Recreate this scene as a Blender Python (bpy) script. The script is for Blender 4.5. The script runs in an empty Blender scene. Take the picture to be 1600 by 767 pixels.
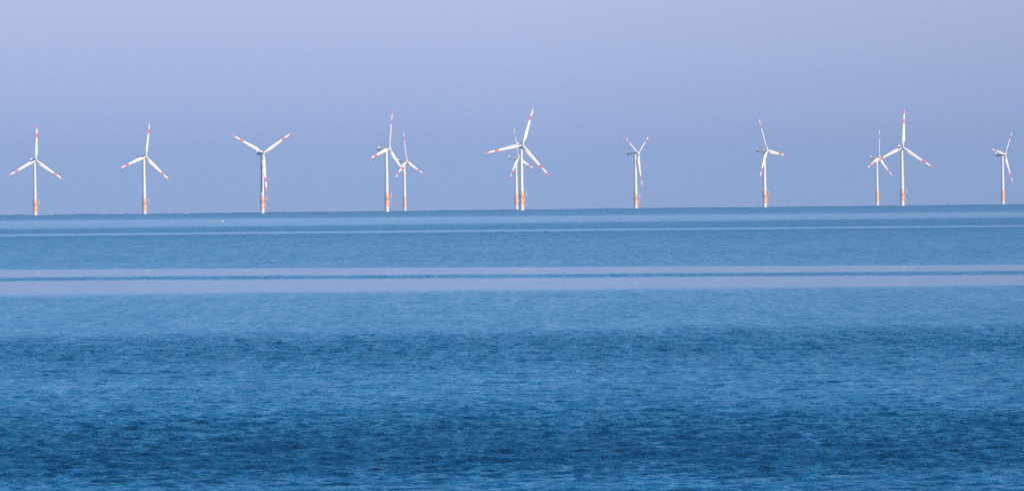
import bpy, bmesh, math, random
import numpy as np
from mathutils import Vector, Matrix

random.seed(7)
rng = np.random.default_rng(7)
sc = bpy.context.scene
C = sc.collection
rad = math.radians

# ------------------------------------------------------------------ camera
EYE = 10.0            # metres above the sea
R_EARTH = 7.4e6       # earth radius with normal refraction: the sea really curves away
F_PX = 13333.0        # focal length in pixels of the 1600 px wide photograph
ROLL = 0.609          # the photograph leans a little
cam_d = bpy.data.cameras.new('camera')
cam = bpy.data.objects.new('camera', cam_d)
C.objects.link(cam)
cam_d.sensor_width = 36.0
cam_d.lens = 36.0 * F_PX / 1600.0
cam_d.clip_start = 1.0
cam_d.clip_end = 200000.0
PITCH = -math.atan(76.9 / F_PX)
cam.matrix_world = (Matrix.Translation((0, 0, EYE)) @ Matrix.Rotation(rad(90) + PITCH, 4, 'X')
                    @ Matrix.Rotation(rad(-ROLL), 4, 'Z'))
sc.camera = cam

# ------------------------------------------------------------------ light
SUN_EL, SUN_AZ = 11.0, 47.0     # elevation; azimuth from straight behind the camera towards the right
s = Vector((math.sin(rad(SUN_AZ)) * math.cos(rad(SUN_EL)),
            -math.cos(rad(SUN_AZ)) * math.cos(rad(SUN_EL)), math.sin(rad(SUN_EL))))
sun_d = bpy.data.lights.new('sun', 'SUN')
sun_d.energy = 4.8
sun_d.angle = rad(0.5)
sun_d.color = (1.0, 0.80, 0.60)
sun = bpy.data.objects.new('sun', sun_d)
C.objects.link(sun)
sun.rotation_euler = s.to_track_quat('Z', 'Y').to_euler()

world = bpy.data.worlds.new('World')
sc.world = world
world.use_nodes = True
wn, wl = world.node_tree.nodes, world.node_tree.links
bg = wn['Background']
sky = wn.new('ShaderNodeTexSky')
sky.sky_type = 'NISHITA'
sky.sun_disc = False
sky.sun_elevation = rad(SUN_EL)
sky.sun_rotation = math.atan2(s.x, s.y)
sky.altitude = 0
sky.air_density = 1.0
sky.dust_density = 0.3
sky.ozone_density = 2.0
bg.inputs[1].default_value = 0.10
# opposite a low sun the sky near the sea is a lavender band over blue air: mix it in by elevation
SKY = [(0.00, (.265, .355, .63)), (0.16, (.275, .365, .63)), (0.235, (.33, .395, .635)), (0.305, (.40, .445, .655)),
       (0.385, (.31, .465, .76)), (0.53, (.12, .455, .86)), (0.72, (.022, .29, .71)), (1.00, (.004, .12, .46))]
tc = wn.new('ShaderNodeTexCoord'); sep = wn.new('ShaderNodeSeparateXYZ')
wl.new(tc.outputs['Generated'], sep.inputs[0])
def wmath(op, a, b):
    k = wn.new('ShaderNodeMath'); k.operation = op
    for q, v in enumerate((a, b)):
        if isinstance(v, (int, float)): k.inputs[q].default_value = v
        else: wl.new(v, k.inputs[q])
    return k.outputs[0]
el = wmath('POWER', wmath('MAXIMUM', wmath('DIVIDE', sep.outputs['Z'], 0.5), 0.0), 0.4)
ramp = wn.new('ShaderNodeValToRGB'); wl.new(el, ramp.inputs[0])
while len(ramp.color_ramp.elements) < len(SKY): ramp.color_ramp.elements.new(0.5)
for e, (p, c) in zip(ramp.color_ramp.elements, SKY): e.position = p; e.color = (*c, 1)
ten = wn.new('ShaderNodeVectorMath'); ten.operation = 'SCALE'; ten.inputs['Scale'].default_value = 10.0
wl.new(ramp.outputs[0], ten.inputs[0])
blend = wn.new('ShaderNodeMapRange'); blend.inputs['From Min'].default_value = 0.85; blend.inputs['From Max'].default_value = 1.15
wl.new(el, blend.inputs[0])
mixs = wn.new('ShaderNodeMix'); mixs.data_type = 'RGBA'
wl.new(blend.outputs[0], mixs.inputs['Factor']); wl.new(ten.outputs[0], mixs.inputs['A']); wl.new(sky.outputs[0], mixs.inputs['B'])
side = wn.new('ShaderNodeMapRange'); side.inputs['From Min'].default_value = 0.0; side.inputs['From Max'].default_value = 0.07
side.inputs['To Min'].default_value = 1.0; side.inputs['To Max'].default_value = 0.84
wl.new(sep.outputs['X'], side.inputs[0])
dim = wn.new('ShaderNodeVectorMath'); dim.operation = 'SCALE'
wl.new(mixs.outputs['Result'], dim.inputs[0]); wl.new(side.outputs[0], dim.inputs['Scale'])
wl.new(dim.outputs[0], bg.inputs[0])

sc.view_settings.view_transform = 'Standard'
sc.view_settings.look = 'None'
sc.view_settings.gamma = 1
sc.view_settings.exposure = 0.35
sc.view_settings.use_curve_mapping = False
sc.cycles.use_denoising = False
sc.render.filter_size = 1.1
sc.cycles.max_bounces = 6
sc.cycles.volume_bounces = 0

# ------------------------------------------------------------------ helpers
def drop(x, y):
    return -(x * x + y * y) / (2 * R_EARTH)

def ray(px, py):
    """direction of a photograph pixel"""
    v = Vector(((px - 800.0) / F_PX, -(py - 383.5) / F_PX, -1.0))
    return (cam.matrix_world.to_3x3() @ v)

def tag(o, label, cat, group=None):
    o['label'] = label; o['category'] = cat
    if group: o['group'] = group
    return o

def mat(name, col, rough=0.5, noise=0.0, nscale=0.3, metallic=0.0, stretch=(1, 1, 1), dark=(0.3, 0.2, 0.12)):
    m = bpy.data.materials.new(name); m.use_nodes = True
    n, l = m.node_tree.nodes, m.node_tree.links
    b = n['Principled BSDF']
    b.inputs['Base Color'].default_value = (*col, 1)
    b.inputs['Roughness'].default_value = rough
    b.inputs['Metallic'].default_value = metallic
    if noise:
        tc = n.new('ShaderNodeTexCoord'); mp = n.new('ShaderNodeMapping')
        mp.inputs['Scale'].default_value = stretch
        t = n.new('ShaderNodeTexNoise'); t.inputs['Scale'].default_value = nscale
        t.inputs['Detail'].default_value = 5
        r = n.new('ShaderNodeMapRange'); r.inputs['From Min'].default_value = 0.5
        r.inputs['From Max'].default_value = 0.75; r.inputs['To Max'].default_value = noise
        mx = n.new('ShaderNodeMix'); mx.data_type = 'RGBA'
        mx.inputs['A'].default_value = (*col, 1); mx.inputs['B'].default_value = (*dark, 1)
        l.new(tc.outputs['Object'], mp.inputs[0]); l.new(mp.outputs[0], t.inputs[0])
        l.new(t.outputs[0], r.inputs[0]); l.new(r.outputs[0], mx.inputs['Factor'])
        l.new(mx.outputs['Result'], b.inputs['Base Color'])
    return m

# ------------------------------------------------------------------ sea
def px_to_dist(p):
    """distance along the sea of a line p photograph pixels below the horizon"""
    a = math.sqrt(2 * EYE / R_EARTH) + p / F_PX
    # EYE/d + d/(2R) = a
    return EYE * 2 / (a + math.sqrt(max(a * a - 2 * EYE / R_EARTH, 0)))

# calm slicks and wind-ruffled water: ripple strength (0 calm .. 1 ruffled) at
# distances given on the left and right side of the view, as (below-horizon px) pairs
BANDS = [  # (left px, right px, ripple)
    (0.0, 0.0, 0.95), (1.5, 1.5, 0.80), (7.0, 9.0, 0.60), (9.0, 13.0, 0.16), (13, 16, 0.20), (19.5, 19, 0.28), (22.5, 20.5, 0.70),
    (28.0, 31.0, 0.76), (29.5, 32.5, 0.20), (31.5, 34.0, 0.22), (33.0, 35.0, 0.80), (40, 42, 0.68), (58, 60, 0.58), (72, 74, 0.60), (83, 93, 0.50),
    (85.5, 95.0, 0.0), (95.0, 102.8, 0.0), (97.0, 104.6, 0.60), (100.5, 108.5, 0.66),
    (103.0, 111.0, 0.03), (109, 116, 0.0), (114, 121, 0.07), (117, 122, 0.03), (122, 125.5, 0.13), (126.5, 128.0, 0.42), (134, 135, 0.50), (165, 160, 0.52), (186, 182, 0.52),
    (200, 200, 0.86), (218, 218, 0.92), (240, 240, 0.74), (262, 270, 0.62), (290, 300, 0.66), (318, 322, 0.82), (345, 350, 1.05),
    (366, 366, 1.25), (392, 392, 1.3), (408, 410, 0.90), (430, 430, 0.68), (520, 520, 0.8), (800, 800, 0.85), (3000, 3000, 0.85)]

def lumps(x, seed, n=7, lo=0.5, hi=6):
    g = np.random.default_rng(seed); out = 0
    for k in range(n):
        f = lo * (hi / lo) ** (k / (n - 1))
        out = out + np.sin(x * f + g.uniform(0, 6.28)) / f ** 0.6
    return out / n ** 0.5

def ripple(x, y):
    d = np.sqrt(x * x + y * y); az = np.arctan2(x, y)
    L = np.array([b[0] for b in BANDS]); R = np.array([b[1] for b in BANDS]); rv = np.array([b[2] for b in BANDS])
    p = np.maximum(EYE / np.maximum(d, 1.0) + d / (2 * R_EARTH) - math.sqrt(2 * EYE / R_EARTH), 0) * F_PX
    p = np.where(d > 12160, 0, p)
    # edges of slicks wander a little along their length
    p = p * (1 + 0.0045 * lumps(az * 60, 3, 6, 0.3, 3) + 0.003 * lumps(az * 60, 5, 8, 2, 40))
    p = p + 0.8 * lumps(az * 60 + d * 0.013, 9, 9, 5, 200) * lumps(az * 60 - d * 0.004, 21, 5, 1, 9)
    r = np.full_like(p, 0.8)
    for c in range(p.shape[1]):
        a = az[0, c]
        if abs(a) > rad(7): continue
        t = (a / math.atan(800 / F_PX) + 1) / 2
        r[:, c] = np.interp(p[:, c], L + (R - L) * t, rv)
    return r

def build_sea():
    dip = math.sqrt(2 * EYE / R_EARTH)
    # rows: even steps of viewing angle out to the horizon, then beyond it
    step = 0.0385e-3
    ang = np.arange(0.15e-3, 37e-3, step)
    d = EYE * 2 / ((dip + ang) + np.sqrt((dip + ang) ** 2 - dip ** 2))
    d = np.sort(d)
    near = np.array([20., 60, 100, 150, 200, 240])
    near = near[near < d[0] - 5]
    far = np.concatenate([np.linspace(d[-1], 13600, 40)[1:], np.linspace(14000, 20000, 8)])
    d = np.concatenate([near, d, far])
    azf = np.linspace(rad(-4.3), rad(4.3), 1100)
    azc = np.linspace(rad(4.3), rad(360 - 4.3), 62)[1:-1]
    az = np.concatenate([azf, azc])
    nr, nc = len(d), len(az)
    D, A = np.meshgrid(d, az, indexing='ij')
    rowgap = np.gradient(d)[:, None]
    # jitter rows/columns a little so the grid itself leaves no pattern
    fine = (np.arange(nc) < len(azf))[None, :] & (D > 200) & (D < 13500)
    D = D + np.where(fine, rng.uniform(-0.3, 0.3, D.shape) * rowgap, 0)
    X, Y = D * np.sin(A), D * np.cos(A)
    rip = ripple(X, Y)
    Z = drop(X, Y)
    W = np.zeros_like(Z)
    # wind waves: many small components running mostly towards the shore
    n = 70
    lam = 0.55 * (9 / 0.55) ** (np.arange(n) / (n - 1))
    g = np.random.default_rng(11)
    for L in lam:
        th = rad(-70) + g.normal(0, 0.75)
        k = 2 * math.pi / L
        amp = 0.0075 * L ** 0.40
        W += amp * np.sin(k * (X * math.cos(th) + Y * math.sin(th)) + g.uniform(0, 6.28))
    swell = np.zeros_like(Z)
    for L in (23., 31., 44., 60.):
        th = rad(-82) + g.normal(0, 0.2); k = 2 * math.pi / L
        swell += 0.02 * np.sin(k * (X * math.cos(th) + Y * math.sin(th)) + g.uniform(0, 6.28))
    Z = Z + np.where(fine, W * (0.04 + 0.96 * np.clip(rip, 0, 0.95) ** 1.5) + swell * 0.5 * np.clip(rip, 0.1, 1), 0)
    # mirage shimmer put into the wave shape: an uneven crest line along the horizon
    shimmer_z = np.zeros_like(Z)
    for L in (9., 14., 22., 37., 60., 95.):
        shimmer_z += 0.48 * np.sin(2 * math.pi * (X / L + Y / (L * 22)) + g.uniform(0, 6.28)) * np.sin(2 * math.pi * X / (L * 5.3) + g.uniform(0, 6.28))
    Z = Z + np.where(fine, shimmer_z * np.clip((D - 8500) / 2500, 0, 1), 0)
    verts = np.stack([X, Y, Z], -1).reshape(-1, 3)
    centre = len(verts)
    verts = np.vstack([verts, [[0, 0, 0]]])
    i = np.arange(nr - 1)[:, None] * nc; j = np.arange(nc)[None, :]; j2 = (j + 1) % nc
    q = np.stack([i + j, i + nc + j, i + nc + j2, i + j2], -1).reshape(-1, 4)[:, ::-1]
    jj = np.arange(nc)
    tri = np.stack([np.full(nc, centre), (jj + 1) % nc, jj], -1)
    tri = tri[:, ::-1][:, ::-1]
    me = bpy.data.meshes.new('sea')
    me.vertices.add(len(verts)); me.vertices.foreach_set('co', verts.astype(np.float32).ravel())
    loops = np.concatenate([q.ravel(), tri.ravel()]).astype(np.int32)
    me.loops.add(len(loops)); me.loops.foreach_set('vertex_index', loops)
    starts = np.concatenate([np.arange(len(q)) * 4, len(q) * 4 + np.arange(len(tri)) * 3]).astype(np.int32)
    me.polygons.add(len(starts)); me.polygons.foreach_set('loop_start', starts)
    me.update(calc_edges=True); me.validate()
    at = me.attributes.new('ripple', 'FLOAT', 'POINT')
    at.data.foreach_set('value', np.append(rip.ravel(), 0.8).astype(np.float32))
    me.shade_smooth()
    o = bpy.data.objects.new('sea', me); C.objects.link(o)
    o['kind'] = 'structure'
    return o

def sea_material():
    m = bpy.data.materials.new('sea_water'); m.use_nodes = True
    n, l = m.node_tree.nodes, m.node_tree.links
    b = n['Principled BSDF']
    b.inputs['IOR'].default_value = 1.333
    b.inputs['Base Color'].default_value = (0.001, 0.056, 0.145, 1)
    at = n.new('ShaderNodeAttribute'); at.attribute_name = 'ripple'
    geo = n.new('ShaderNodeNewGeometry')
    def noise(scale, detail, stretch, rough=0.55):
        mp = n.new('ShaderNodeMapping'); mp.inputs['Scale'].default_value = stretch
        mp.inputs['Rotation'].default_value = (0, 0, rad(2))
        t = n.new('ShaderNodeTexNoise'); t.inputs['Scale'].default_value = scale
        t.inputs['Detail'].default_value = detail; t.inputs['Roughness'].default_value = rough
        l.new(geo.outputs['Position'], mp.inputs[0]); l.new(mp.outputs[0], t.inputs[0])
        return t.outputs[0]
    def math_(op, a, c, d=None):
        k = n.new('ShaderNodeMath'); k.operation = op
        for q, v in enumerate((a, c, d)):
            if v is None: continue
            if isinstance(v, (int, float)): k.inputs[q].default_value = v
            else: l.new(v, k.inputs[q])
        return k.outputs[0]
    gust = noise(0.09, 3, (1, 0.2, 1), 0.5)       # patches of gusts, tens of metres
    cat = noise(2.3, 3, (1, 0.18, 1), 0.65)        # wavelets, a hand wide
    cat2 = noise(1.1, 3, (1, 0.06, 1), 0.6)        # wind streaks running towards the shore
    cat3 = noise(0.45, 3, (1, 0.022, 1), 0.6)
    f = math_('ADD', math_('MULTIPLY_ADD', math_('SUBTRACT', gust, 0.5), 0.6, 1.0), math_('ADD', math_('MULTIPLY', math_('SUBTRACT', cat, 0.5), 1.8), math_('ADD', math_('MULTIPLY', math_('SUBTRACT', cat2, 0.5), 1.5), math_('MULTIPLY', math_('SUBTRACT', cat3, 0.5), 0.8))))
    rp = math_('MULTIPLY', at.outputs['Fac'], f)
    rr = n.new('ShaderNodeMapRange'); rr.inputs['From Max'].default_value = 1.4
    rr.inputs['To Min'].default_value = 0.10; rr.inputs['To Max'].default_value = 0.345
    l.new(rp, rr.inputs[0]); l.new(rr.outputs[0], b.inputs['Roughness'])
    bump_n = cat
    bp = n.new('ShaderNodeBump'); bp.inputs['Distance'].default_value = 0.6
    l.new(bump_n, bp.inputs['Height']); l.new(math_('MINIMUM', math_('MULTIPLY', rp, 0.8), 0.8), bp.inputs['Strength'])
    l.new(bp.outputs[0], b.inputs['Normal'])
    return m

sea = build_sea()
sea.data.materials.append(sea_material())

# ------------------------------------------------------------------ haze
def build_haze():
    bm = bmesh.new(); e = 20500.0
    box(bm, (-e, -e, -32.0), (e, e, 135.0))
    m = bpy.data.materials.new('sea_haze'); m.use_nodes = True
    n, l = m.node_tree.nodes, m.node_tree.links
    n.remove(n['Principled BSDF'])
    v = n.new('ShaderNodeVolumePrincipled')
    v.inputs['Color'].default_value = (0.42, 0.68, 1.0, 1)
    v.inputs['Density'].default_value = HAZE
    v.inputs['Anisotropy'].default_value = 0.0
    l.new(v.outputs[0], n['Material Output'].inputs['Volume'])
    o = bpy.data.objects.new('haze', mesh('haze', bm, [m], False)); C.objects.link(o)
    o['kind'] = 'stuff'
HAZE = 3.4e-5

# ------------------------------------------------------------------ turbines
HUB_H, BLADE_R = 72.0, 47.3
OVERHANG = 4.6
TILT = rad(5)
M_WHITE = mat('white_turbine_paint', (0.80, 0.79, 0.76), 0.45, 0.10, 0.25, stretch=(1, 1, 0.12), dark=(0.55, 0.50, 0.42))
M_RED = mat('red_marking_paint', (0.72, 0.07, 0.05), 0.45)
M_NAC = mat('grey_white_nacelle_shell', (0.74, 0.76, 0.78), 0.45, 0.08, 0.3, dark=(0.4, 0.4, 0.4))
M_YEL = mat('orange_yellow_foundation_paint', (0.90, 0.52, 0.25), 0.55, 0.5, 0.35, stretch=(1, 1, 0.25), dark=(0.76, 0.34, 0.22))
M_GREY = mat('galvanised_steel', (0.30, 0.27, 0.25), 0.5, 0.3, 0.8, dark=(0.2, 0.12, 0.08))
M_FOOT = mat('pale_pile_mirage', (0.78, 0.74, 0.66), 0.6, 0.25, 0.7, dark=(0.35, 0.36, 0.30))  # pale colour paints the tower's mirage image onto the pile

def ring(bm, c, rx, ry, seg=24, axis='Z'):
    vs = []
    for k in range(seg):
        a = 2 * math.pi * k / seg
        if axis == 'Z': p = (c[0] + rx * math.cos(a), c[1] + ry * math.sin(a), c[2])
        else:           p = (c[0] + rx * math.cos(a), c[1], c[2] + ry * math.sin(a))
        vs.append(bm.verts.new(p))
    return vs

def skin(bm, rings, cap=True, mats=None):
    n = len(rings[0])
    for q in range(len(rings) - 1):
        for k in range(n):
            f = bm.faces.new((rings[q][k], rings[q][(k + 1) % n], rings[q + 1][(k + 1) % n], rings[q + 1][k]))
            if mats: f.material_index = mats[q]
    if cap:
        f = bm.faces.new(rings[0]); f.material_index = mats[0] if mats else 0
        f = bm.faces.new(rings[-1]); f.material_index = mats[-1] if mats else 0

def bar(bm, p, q, r, seg=6):
    p, q = Vector(p), Vector(q); t = (q - p).normalized()
    u = t.orthogonal().normalized(); w = t.cross(u)
    rs = [[bm.verts.new(c + r * (math.cos(2 * math.pi * k / seg) * u + math.sin(2 * math.pi * k / seg) * w)) for k in range(seg)] for c in (p, q)]
    skin(bm, rs)

def box(bm, lo, hi, bevel=0.0):
    vs = [bm.verts.new((x, y, z)) for x in (lo[0], hi[0]) for y in (lo[1], hi[1]) for z in (lo[2], hi[2])]
    fs = [(0, 1, 3, 2), (4, 6, 7, 5), (0, 4, 5, 1), (2, 3, 7, 6), (0, 2, 6, 4), (1, 5, 7, 3)]
    faces = [bm.faces.new([vs[i] for i in f]) for f in fs]
    if bevel:
        es = list({e for f in faces for e in f.edges})
        bmesh.ops.bevel(bm, geom=es, offset=bevel, segments=3, affect='EDGES', profile=0.5)

def mesh(name, bm, mats, smooth=True):
    bmesh.ops.recalc_face_normals(bm, faces=bm.faces)
    me = bpy.data.meshes.new(name); bm.to_mesh(me); bm.free()
    for m in mats: me.materials.append(m)
    if smooth:
        me.shade_smooth()
        me.set_sharp_from_angle(angle=rad(35))
    return me

def part(name, me, parent, loc=(0, 0, 0), rot=None):
    o = bpy.data.objects.new(name, me); C.objects.link(o); o.parent = parent
    o.location = loc
    if rot is not None: o.rotation_euler = rot
    return o

# local frame of a turbine: +Y points along the rotor axis, out of the nose; X to its right; Z up; origin at sea level
def blade_mesh():
    """blade along +Z from the hub centre; thickness along Y (axis); chord along X, trailing edge to -X or +X"""
    bm = bmesh.new()
    st = [  # r, chord, thickness, twist(deg), bulge (share of chord behind the pitch axis)
        (1.1, 2.0, 2.0, 20, .50), (3.0, 2.0, 1.95, 20, .50), (5.0, 2.5, 1.5, 19, .55), (7.5, 3.3, 1.05, 17, .62), (10.0, 3.75, .85, 14, .66),
        (13., 3.55, .72, 11, .66), (17., 3.15, .6, 9, .66), (22., 2.7, .48, 6.5, .65), (27., 2.3, .38, 5, .65), (29.8, 2.1, .34, 4, .65), (29.8001, 2.1, .34, 4, .65),
        (32.5, 1.92, .3, 3.4, .64), (35.6, 1.72, .26, 2.6, .63), (35.6001, 1.72, .26, 2.6, .63), (39, 1.5, .22, 2, .62), (42.2, 1.28, .18, 1.2, .62), (42.2001, 1.28, .18, 1.2, .62),
        (44.8, 1.02, .14, .6, .62), (46.4, .72, .1, 0, .62), (47.1, .4, .06, 0, .6), (BLADE_R, .12, .03, 0, .6)]
    rings, mats = [], []
    for (r, c, t, tw, b) in st:
        bend = 0.9 * (r / BLADE_R) ** 2          # pre-bend away from the tower
        a = rad(tw + 4); vs = []
        if r > 6: c *= 1.12
        for k in range(16):
            ph = 2 * math.pi * k / 16
            e = math.cos(ph); x = c * (0.5 * e) - c * (b - 0.5)
            w = 1.0 if r < 4 else (0.62 + 0.38 * e) ** 0.8 if e > -0.99 else 0.05
            y = 0.5 * t * math.sin(ph) * (w + 0.12)
            vs.append(bm.verts.new((x * math.cos(a) - y * math.sin(a), x * math.sin(a) + y * math.cos(a) + bend, r)))
        rings.append(vs)
    for q in range(len(st) - 1):
        m = (st[q][0] + st[q + 1][0]) / 2
        mats.append(1 if 29.8 < m < 35.6 or m > 42.2 else 0)
    skin(bm, rings, True, mats)
    return mesh('blade', bm, [M_WHITE, M_RED])

def tower_mesh(z0=20.0):
    bm = bmesh.new(); top = HUB_H - 1.75; rs = []
    for z in np.linspace(z0, top, 12):
        f = (z - z0) / (top - z0); r = 2.2 * (1 - f) + 1.4 * f
        rs.append(ring(bm, (0, 0, z), r, r, 32))
    skin(bm, rs)
    for f in (0.34, 0.68):                        # flange rings between the tower cans
        z = z0 + f * (top - z0); r = 2.2 * (1 - f) + 1.4 * f + 0.04
        skin(bm, [ring(bm, (0, 0, z - .12), r, r, 32), ring(bm, (0, 0, z + .12), r, r, 32)])
    return mesh('tower', bm, [M_WHITE])

def cyl(name, z0, z1, r0, r1, m, seg=32):
    bm = bmesh.new()
    skin(bm, [ring(bm, (0, 0, z), r, r, seg) for z, r in ((z0, r0), ((z0 + z1) / 2, (r0 + r1) / 2), (z1, r1))])
    return mesh(name, bm, [m])

def deck_mesh(z, r):
    bm = bmesh.new()
    skin(bm, [ring(bm, (0, 0, z - .45), r - .3, r - .3, 28), ring(bm, (0, 0, z - .2), r, r, 28), ring(bm, (0, 0, z), r, r, 28)])
    box(bm, (r * .55, -1.6, z - .4), (r + 3.0, 1.6, z - .004))       # lay-down bay on one side
    for y in (-1.2, 1.2): bar(bm, (2.1, y, z - 3.2), (r + 2.6, y, z - .4), .16)
    return mesh('platform', bm, [M_YEL], False)

def rail_mesh(z, r):
    bm = bmesh.new(); pts = []
    for k in range(25):
        a = rad(35) + 2 * math.pi * (290 / 360) * k / 24
        pts.append((r * .96 * math.cos(a), r * .96 * math.sin(a)))
    pts = [(r * .9 + 2.9, 1.45), (r * .8, 1.5)] + pts + [(r * .8, -1.5), (r * .9 + 2.9, -1.45), (r * .9 + 2.9, 1.45)]
    for a, b in zip(pts, pts[1:]):
        for h in (.55, 1.1): bar(bm, (*a, z + h), (*b, z + h), .06, 5)
    for a in pts[::2]: bar(bm, (*a, z), (*a, z + 1.15), .06, 5)
    return mesh('railing', bm, [M_YEL], False)

def crane_mesh(z, r):
    bm = bmesh.new(); x = r + 1.6
    bar(bm, (x, .6, z), (x, .6, z + 3.6), .34, 10)
    bar(bm, (x, .6, z + 3.4), (x + .9, .5, z + 6.2), .22, 8)
    bar(bm, (x, .6, z + 2.2), (x + .7, .5, z + 5.4), .12, 6)
    box(bm, (x - .6, .1, z + .3), (x + .5, 1.2, z + 1.3), .1)
    return mesh('davit_crane', bm, [M_WHITE])

def landing_mesh():
    bm = bmesh.new()
    for y in (-.9, .9):
        bar(bm, (3.3, y, 1.0), (3.3, y, 13.6), .18, 8)
        for z in (3.4, 9.6): bar(bm, (1.9, y, z), (3.3, y, z), .14, 6)
    for z in np.arange(1.4, 13.4, .6): bar(bm, (3.3, -.35, z), (3.3, .35, z), .04, 5)
    for y in (-.35, .35): bar(bm, (3.3, y, 1.2), (3.3, y, 13.6), .06, 5)
    return mesh('boat_landing', bm, [M_YEL])

def mirage_deck_mesh(z):  # mirage image of the platform, built as a solid lower deck
    bm = bmesh.new()
    skin(bm, [ring(bm, (0, 0, z - .35), 2.75, 2.75, 28), ring(bm, (0, 0, z), 2.85, 2.85, 28)])
    box(bm, (1.8, -1.3, z - .38), (5.6, 1.3, z - .02))
    for y in (-1.1, 1.1):
        bar(bm, (5.4, y, z - .1), (5.4, y, z + 1.1), .07, 5); bar(bm, (2.4, y, z + 1.1), (5.4, y, z + 1.1), .07, 5)
    bar(bm, (5.4, -1.1, z + 1.1), (5.4, 1.1, z + 1.1), .07, 5)
    return mesh('mirage_platform', bm, [M_YEL], False)

def nacelle_mesh():
    """long slim house, nose end at y = 2.4, tail at y = -11.5"""
    bm = bmesh.new(); rs = []
    for (y, w, h, zc) in ((2.6, 1.35, 1.35, 0), (1.6, 1.75, 1.75, 0), (0, 1.9, 1.85, 0), (-4, 1.9, 1.8, .05), (-8.5, 1.8, 1.6, .2), (-11.0, 1.6, 1.3, .4), (-11.6, 1.3, 1.0, .45)):
        vs = []
        for k in range(24):
            a = 2 * math.pi * k / 24; ca, sa = math.cos(a), math.sin(a); p = 0.45
            vs.append(bm.verts.new((w * math.copysign(abs(ca) ** p, ca), y, zc + h * math.copysign(abs(sa) ** p, sa))))
        rs.append(vs)
    skin(bm, rs)
    bmesh.ops.translate(bm, verts=bm.verts[:], vec=(0, 0, 0))
    return mesh('nacelle', bm, [M_NAC])

def cooler_mesh():
    bm = bmesh.new()
    box(bm, (-1.5, -11.3, 1.5), (1.5, -10.3, 4.1), .12)
    bar(bm, (1.2, -9.4, 1.6), (1.2, -9.4, 4.3), .07); bar(bm, (-1.2, -9.4, 1.6), (-1.2, -9.4, 4.3), .07)
    bar(bm, (-1.2, -9.4, 4.2), (1.2, -9.4, 4.2), .07)
    return mesh('cooler', bm, [M_WHITE])

def hoist_mesh():
    bm = bmesh.new()
    for x in (-1.5, 1.5):
        bar(bm, (x, -9.6, 2.6), (x, -3.2, 2.7), .06, 5)
        for y in (-9.6, -7.4, -5.3, -3.2): bar(bm, (x, y, 1.6), (x, y, 2.7), .06, 5)
    return mesh('roof_railing', bm, [M_WHITE])

def hub_mesh():
    bm = bmesh.new(); rs = []
    for y, r in ((-1.75, 1.3), (-1.4, 1.62), (-.4, 1.72), (.5, 1.66), (1.3, 1.42), (2.0, 1.02), (2.5, .5), (2.62, .12)):
        rs.append(ring(bm, (0, y, 0), r, r, 24, 'Y'))
    skin(bm, rs)
    return mesh('hub', bm, [M_WHITE])

ME = dict(blade=blade_mesh(), tower=tower_mesh(), piece=cyl('transition_piece', 4.4, 20.0, 2.45, 2.4, M_YEL),
          foot=cyl('pile', -40.0, 4.4, 2.4, 2.4, M_FOOT), flange=cyl('neck_band', 11.3, 12.8, 2.5, 2.5, M_GREY), deck=deck_mesh(14.6, 3.7), rail=rail_mesh(14.6, 3.7), crane=crane_mesh(14.6, 3.7),
          landing=landing_mesh(), mirage_deck=mirage_deck_mesh(5.6), nacelle=nacelle_mesh(), cooler=cooler_mesh(), hoist=hoist_mesh(), hub=hub_mesh())

GROUP = 'wind turbines standing in the sea along the horizon'
def turbine(hub_px, dist, psi, phase, label, plain=False):
    d = ray(*hub_px); d = d * (dist / math.hypot(d.x, d.y))
    # foot of the tower: the hub hangs OVERHANG out along the axis
    view_az = math.atan2(d.x, d.y)
    # rotor axis: towards the camera, turned psi to the right
    yaw = math.pi - (rad(-psi) + view_az)          # rotation of +Y about Z
    ax = Vector((-math.sin(yaw), math.cos(yaw), 0))
    hubw = Vector((d.x, d.y, 0))
    foot = hubw - ax * OVERHANG
    z = EYE + d.z - HUB_H
    root = bpy.data.objects.new('wind_turbine', None); C.objects.link(root)
    root.location = (foot.x, foot.y, z); root.rotation_euler = (0, 0, yaw)
    tag(root, label, 'wind turbine', GROUP)
    # the landing side of the foundation faces right in the view, whatever the yaw
    fr = -yaw + rad(-18) - view_az
    part('pile', ME['foot'], root)
    tp = part('transition_piece', ME['piece'], root, rot=(0, 0, fr))
    if not plain:
        part('neck_band', ME['flange'], tp)
        part('boat_landing', ME['landing'], tp)
        part('mirage_platform', ME['mirage_deck'], tp)
        pl = part('platform', ME['deck'], root, rot=(0, 0, fr))
        part('railing', ME['rail'], pl)
        part('davit_crane', ME['crane'], pl)
    part('tower', ME['tower'], root)
    zt = HUB_H - math.sin(TILT) * OVERHANG
    na = part('nacelle', ME['nacelle'], root, (0, 0, zt), (TILT, 0, 0))
    part('cooler', ME['cooler'], na); part('roof_railing', ME['hoist'], na)
    base = Matrix.Translation((0, OVERHANG, HUB_H)) @ Matrix.Rotation(TILT, 4, 'X')
    hb = part('hub', ME['hub'], root); hb.matrix_local = base
    for k in range(3):
        # clockwise seen from in front (looking along -Y): rotation about the axis
        a = rad(phase + 120 * k)
        b = part('blade', ME['blade'], root)
        b.matrix_local = base @ Matrix.Rotation(-a, 4, 'Y')
    return root

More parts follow.
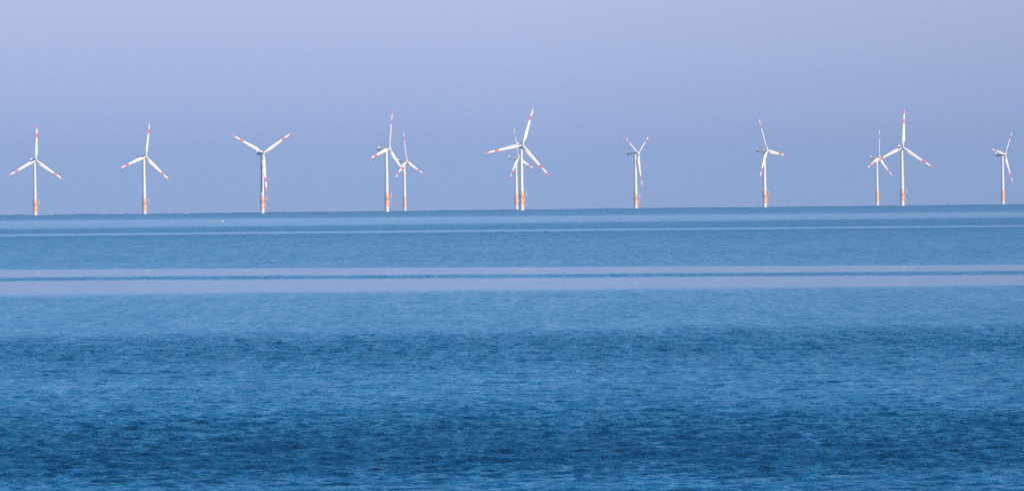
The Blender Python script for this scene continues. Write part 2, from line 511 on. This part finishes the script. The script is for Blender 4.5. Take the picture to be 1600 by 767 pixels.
TURBINES = [
    ((56.3, 250.5), 11332, 25, 4, 'white turbine with one blade straight up, leftmost of the row, facing the viewer', False),
    ((228.1, 244.9), 10811, 37, 11, 'white turbine standing alone, second from the left end of the row, top blade leaning right', False),
    ((411.6, 239.1), 10399, 26, 58, 'white turbine with blades in a Y and one blade hanging before its shaded tower', False),
    ((608.6, 232.3), 10071, 57, 15, 'taller nearer turbine of the left pair, orange foundation with a platform and its mirage image below', False),
    ((635.7, 251.2), 12455, 58, -5, 'shorter paler turbine of the left pair, right behind the taller one', True),
    ((816.5, 226.9), 9733, 21, 19, 'largest turbine, at the centre, with broad blades spread and top blade leaning right', False),
    ((810.6, 246.4), 12134, 63, -10, 'pale hazy turbine half hidden behind the tower of the largest turbine', True),
    ((997.5, 240.1), 11284, 66, 58, 'white turbine with a narrow V of blades standing alone right of the centre', False),
    ((1199.0, 235.0), 10975, 61, -22, 'white turbine standing alone with top blade leaning left and one blade level', False),
    ((1374.1, 246.3), 13133, 61, 9, 'shorter turbine of the right pair, its blades crossed by a blade of the taller', True),
    ((1410.9, 230.2), 10782, 18, 4, 'taller turbine of the right pair, top blade upright, facing the viewer', False),
    ((1570.8, 241.6), 12467, 64, 40, 'rightmost turbine at the edge of the view, seen nearly from the side', True),
]
for t in TURBINES: turbine(*t)

# ------------------------------------------------------------------ buoy
def buoy():
    d = ray(347.3, 346.6); a = -(d.z / math.hypot(d.x, d.y))
    dist = 4000.0
    for _ in range(30):
        dist = EYE / (a - dist / (2 * R_EARTH))
    p = d * (dist / math.hypot(d.x, d.y))
    root = bpy.data.objects.new('buoy', None); C.objects.link(root)
    root.location = (p.x, p.y, drop(p.x, p.y)); tag(root, 'tiny white buoy floating alone on the calm water near the horizon', 'buoy')
    bm = bmesh.new()
    skin(bm, [ring(bm, (0, 0, z), r, r, 20) for z, r in ((-.4, .3), (-.2, .5), (.1, .55), (.4, .5), (.55, .3), (.6, .12))])
    part('float', mesh('float', bm, [M_WHITE]), root)
    bm = bmesh.new(); bar(bm, (0, 0, .55), (0, 0, .75), .08, 8)
    skin(bm, [ring(bm, (0, 0, .75), .18, .18, 12), ring(bm, (0, 0, .92), .18, .18, 12)])
    part('topmark', mesh('topmark', bm, [M_WHITE]), root)
buoy()
build_haze()
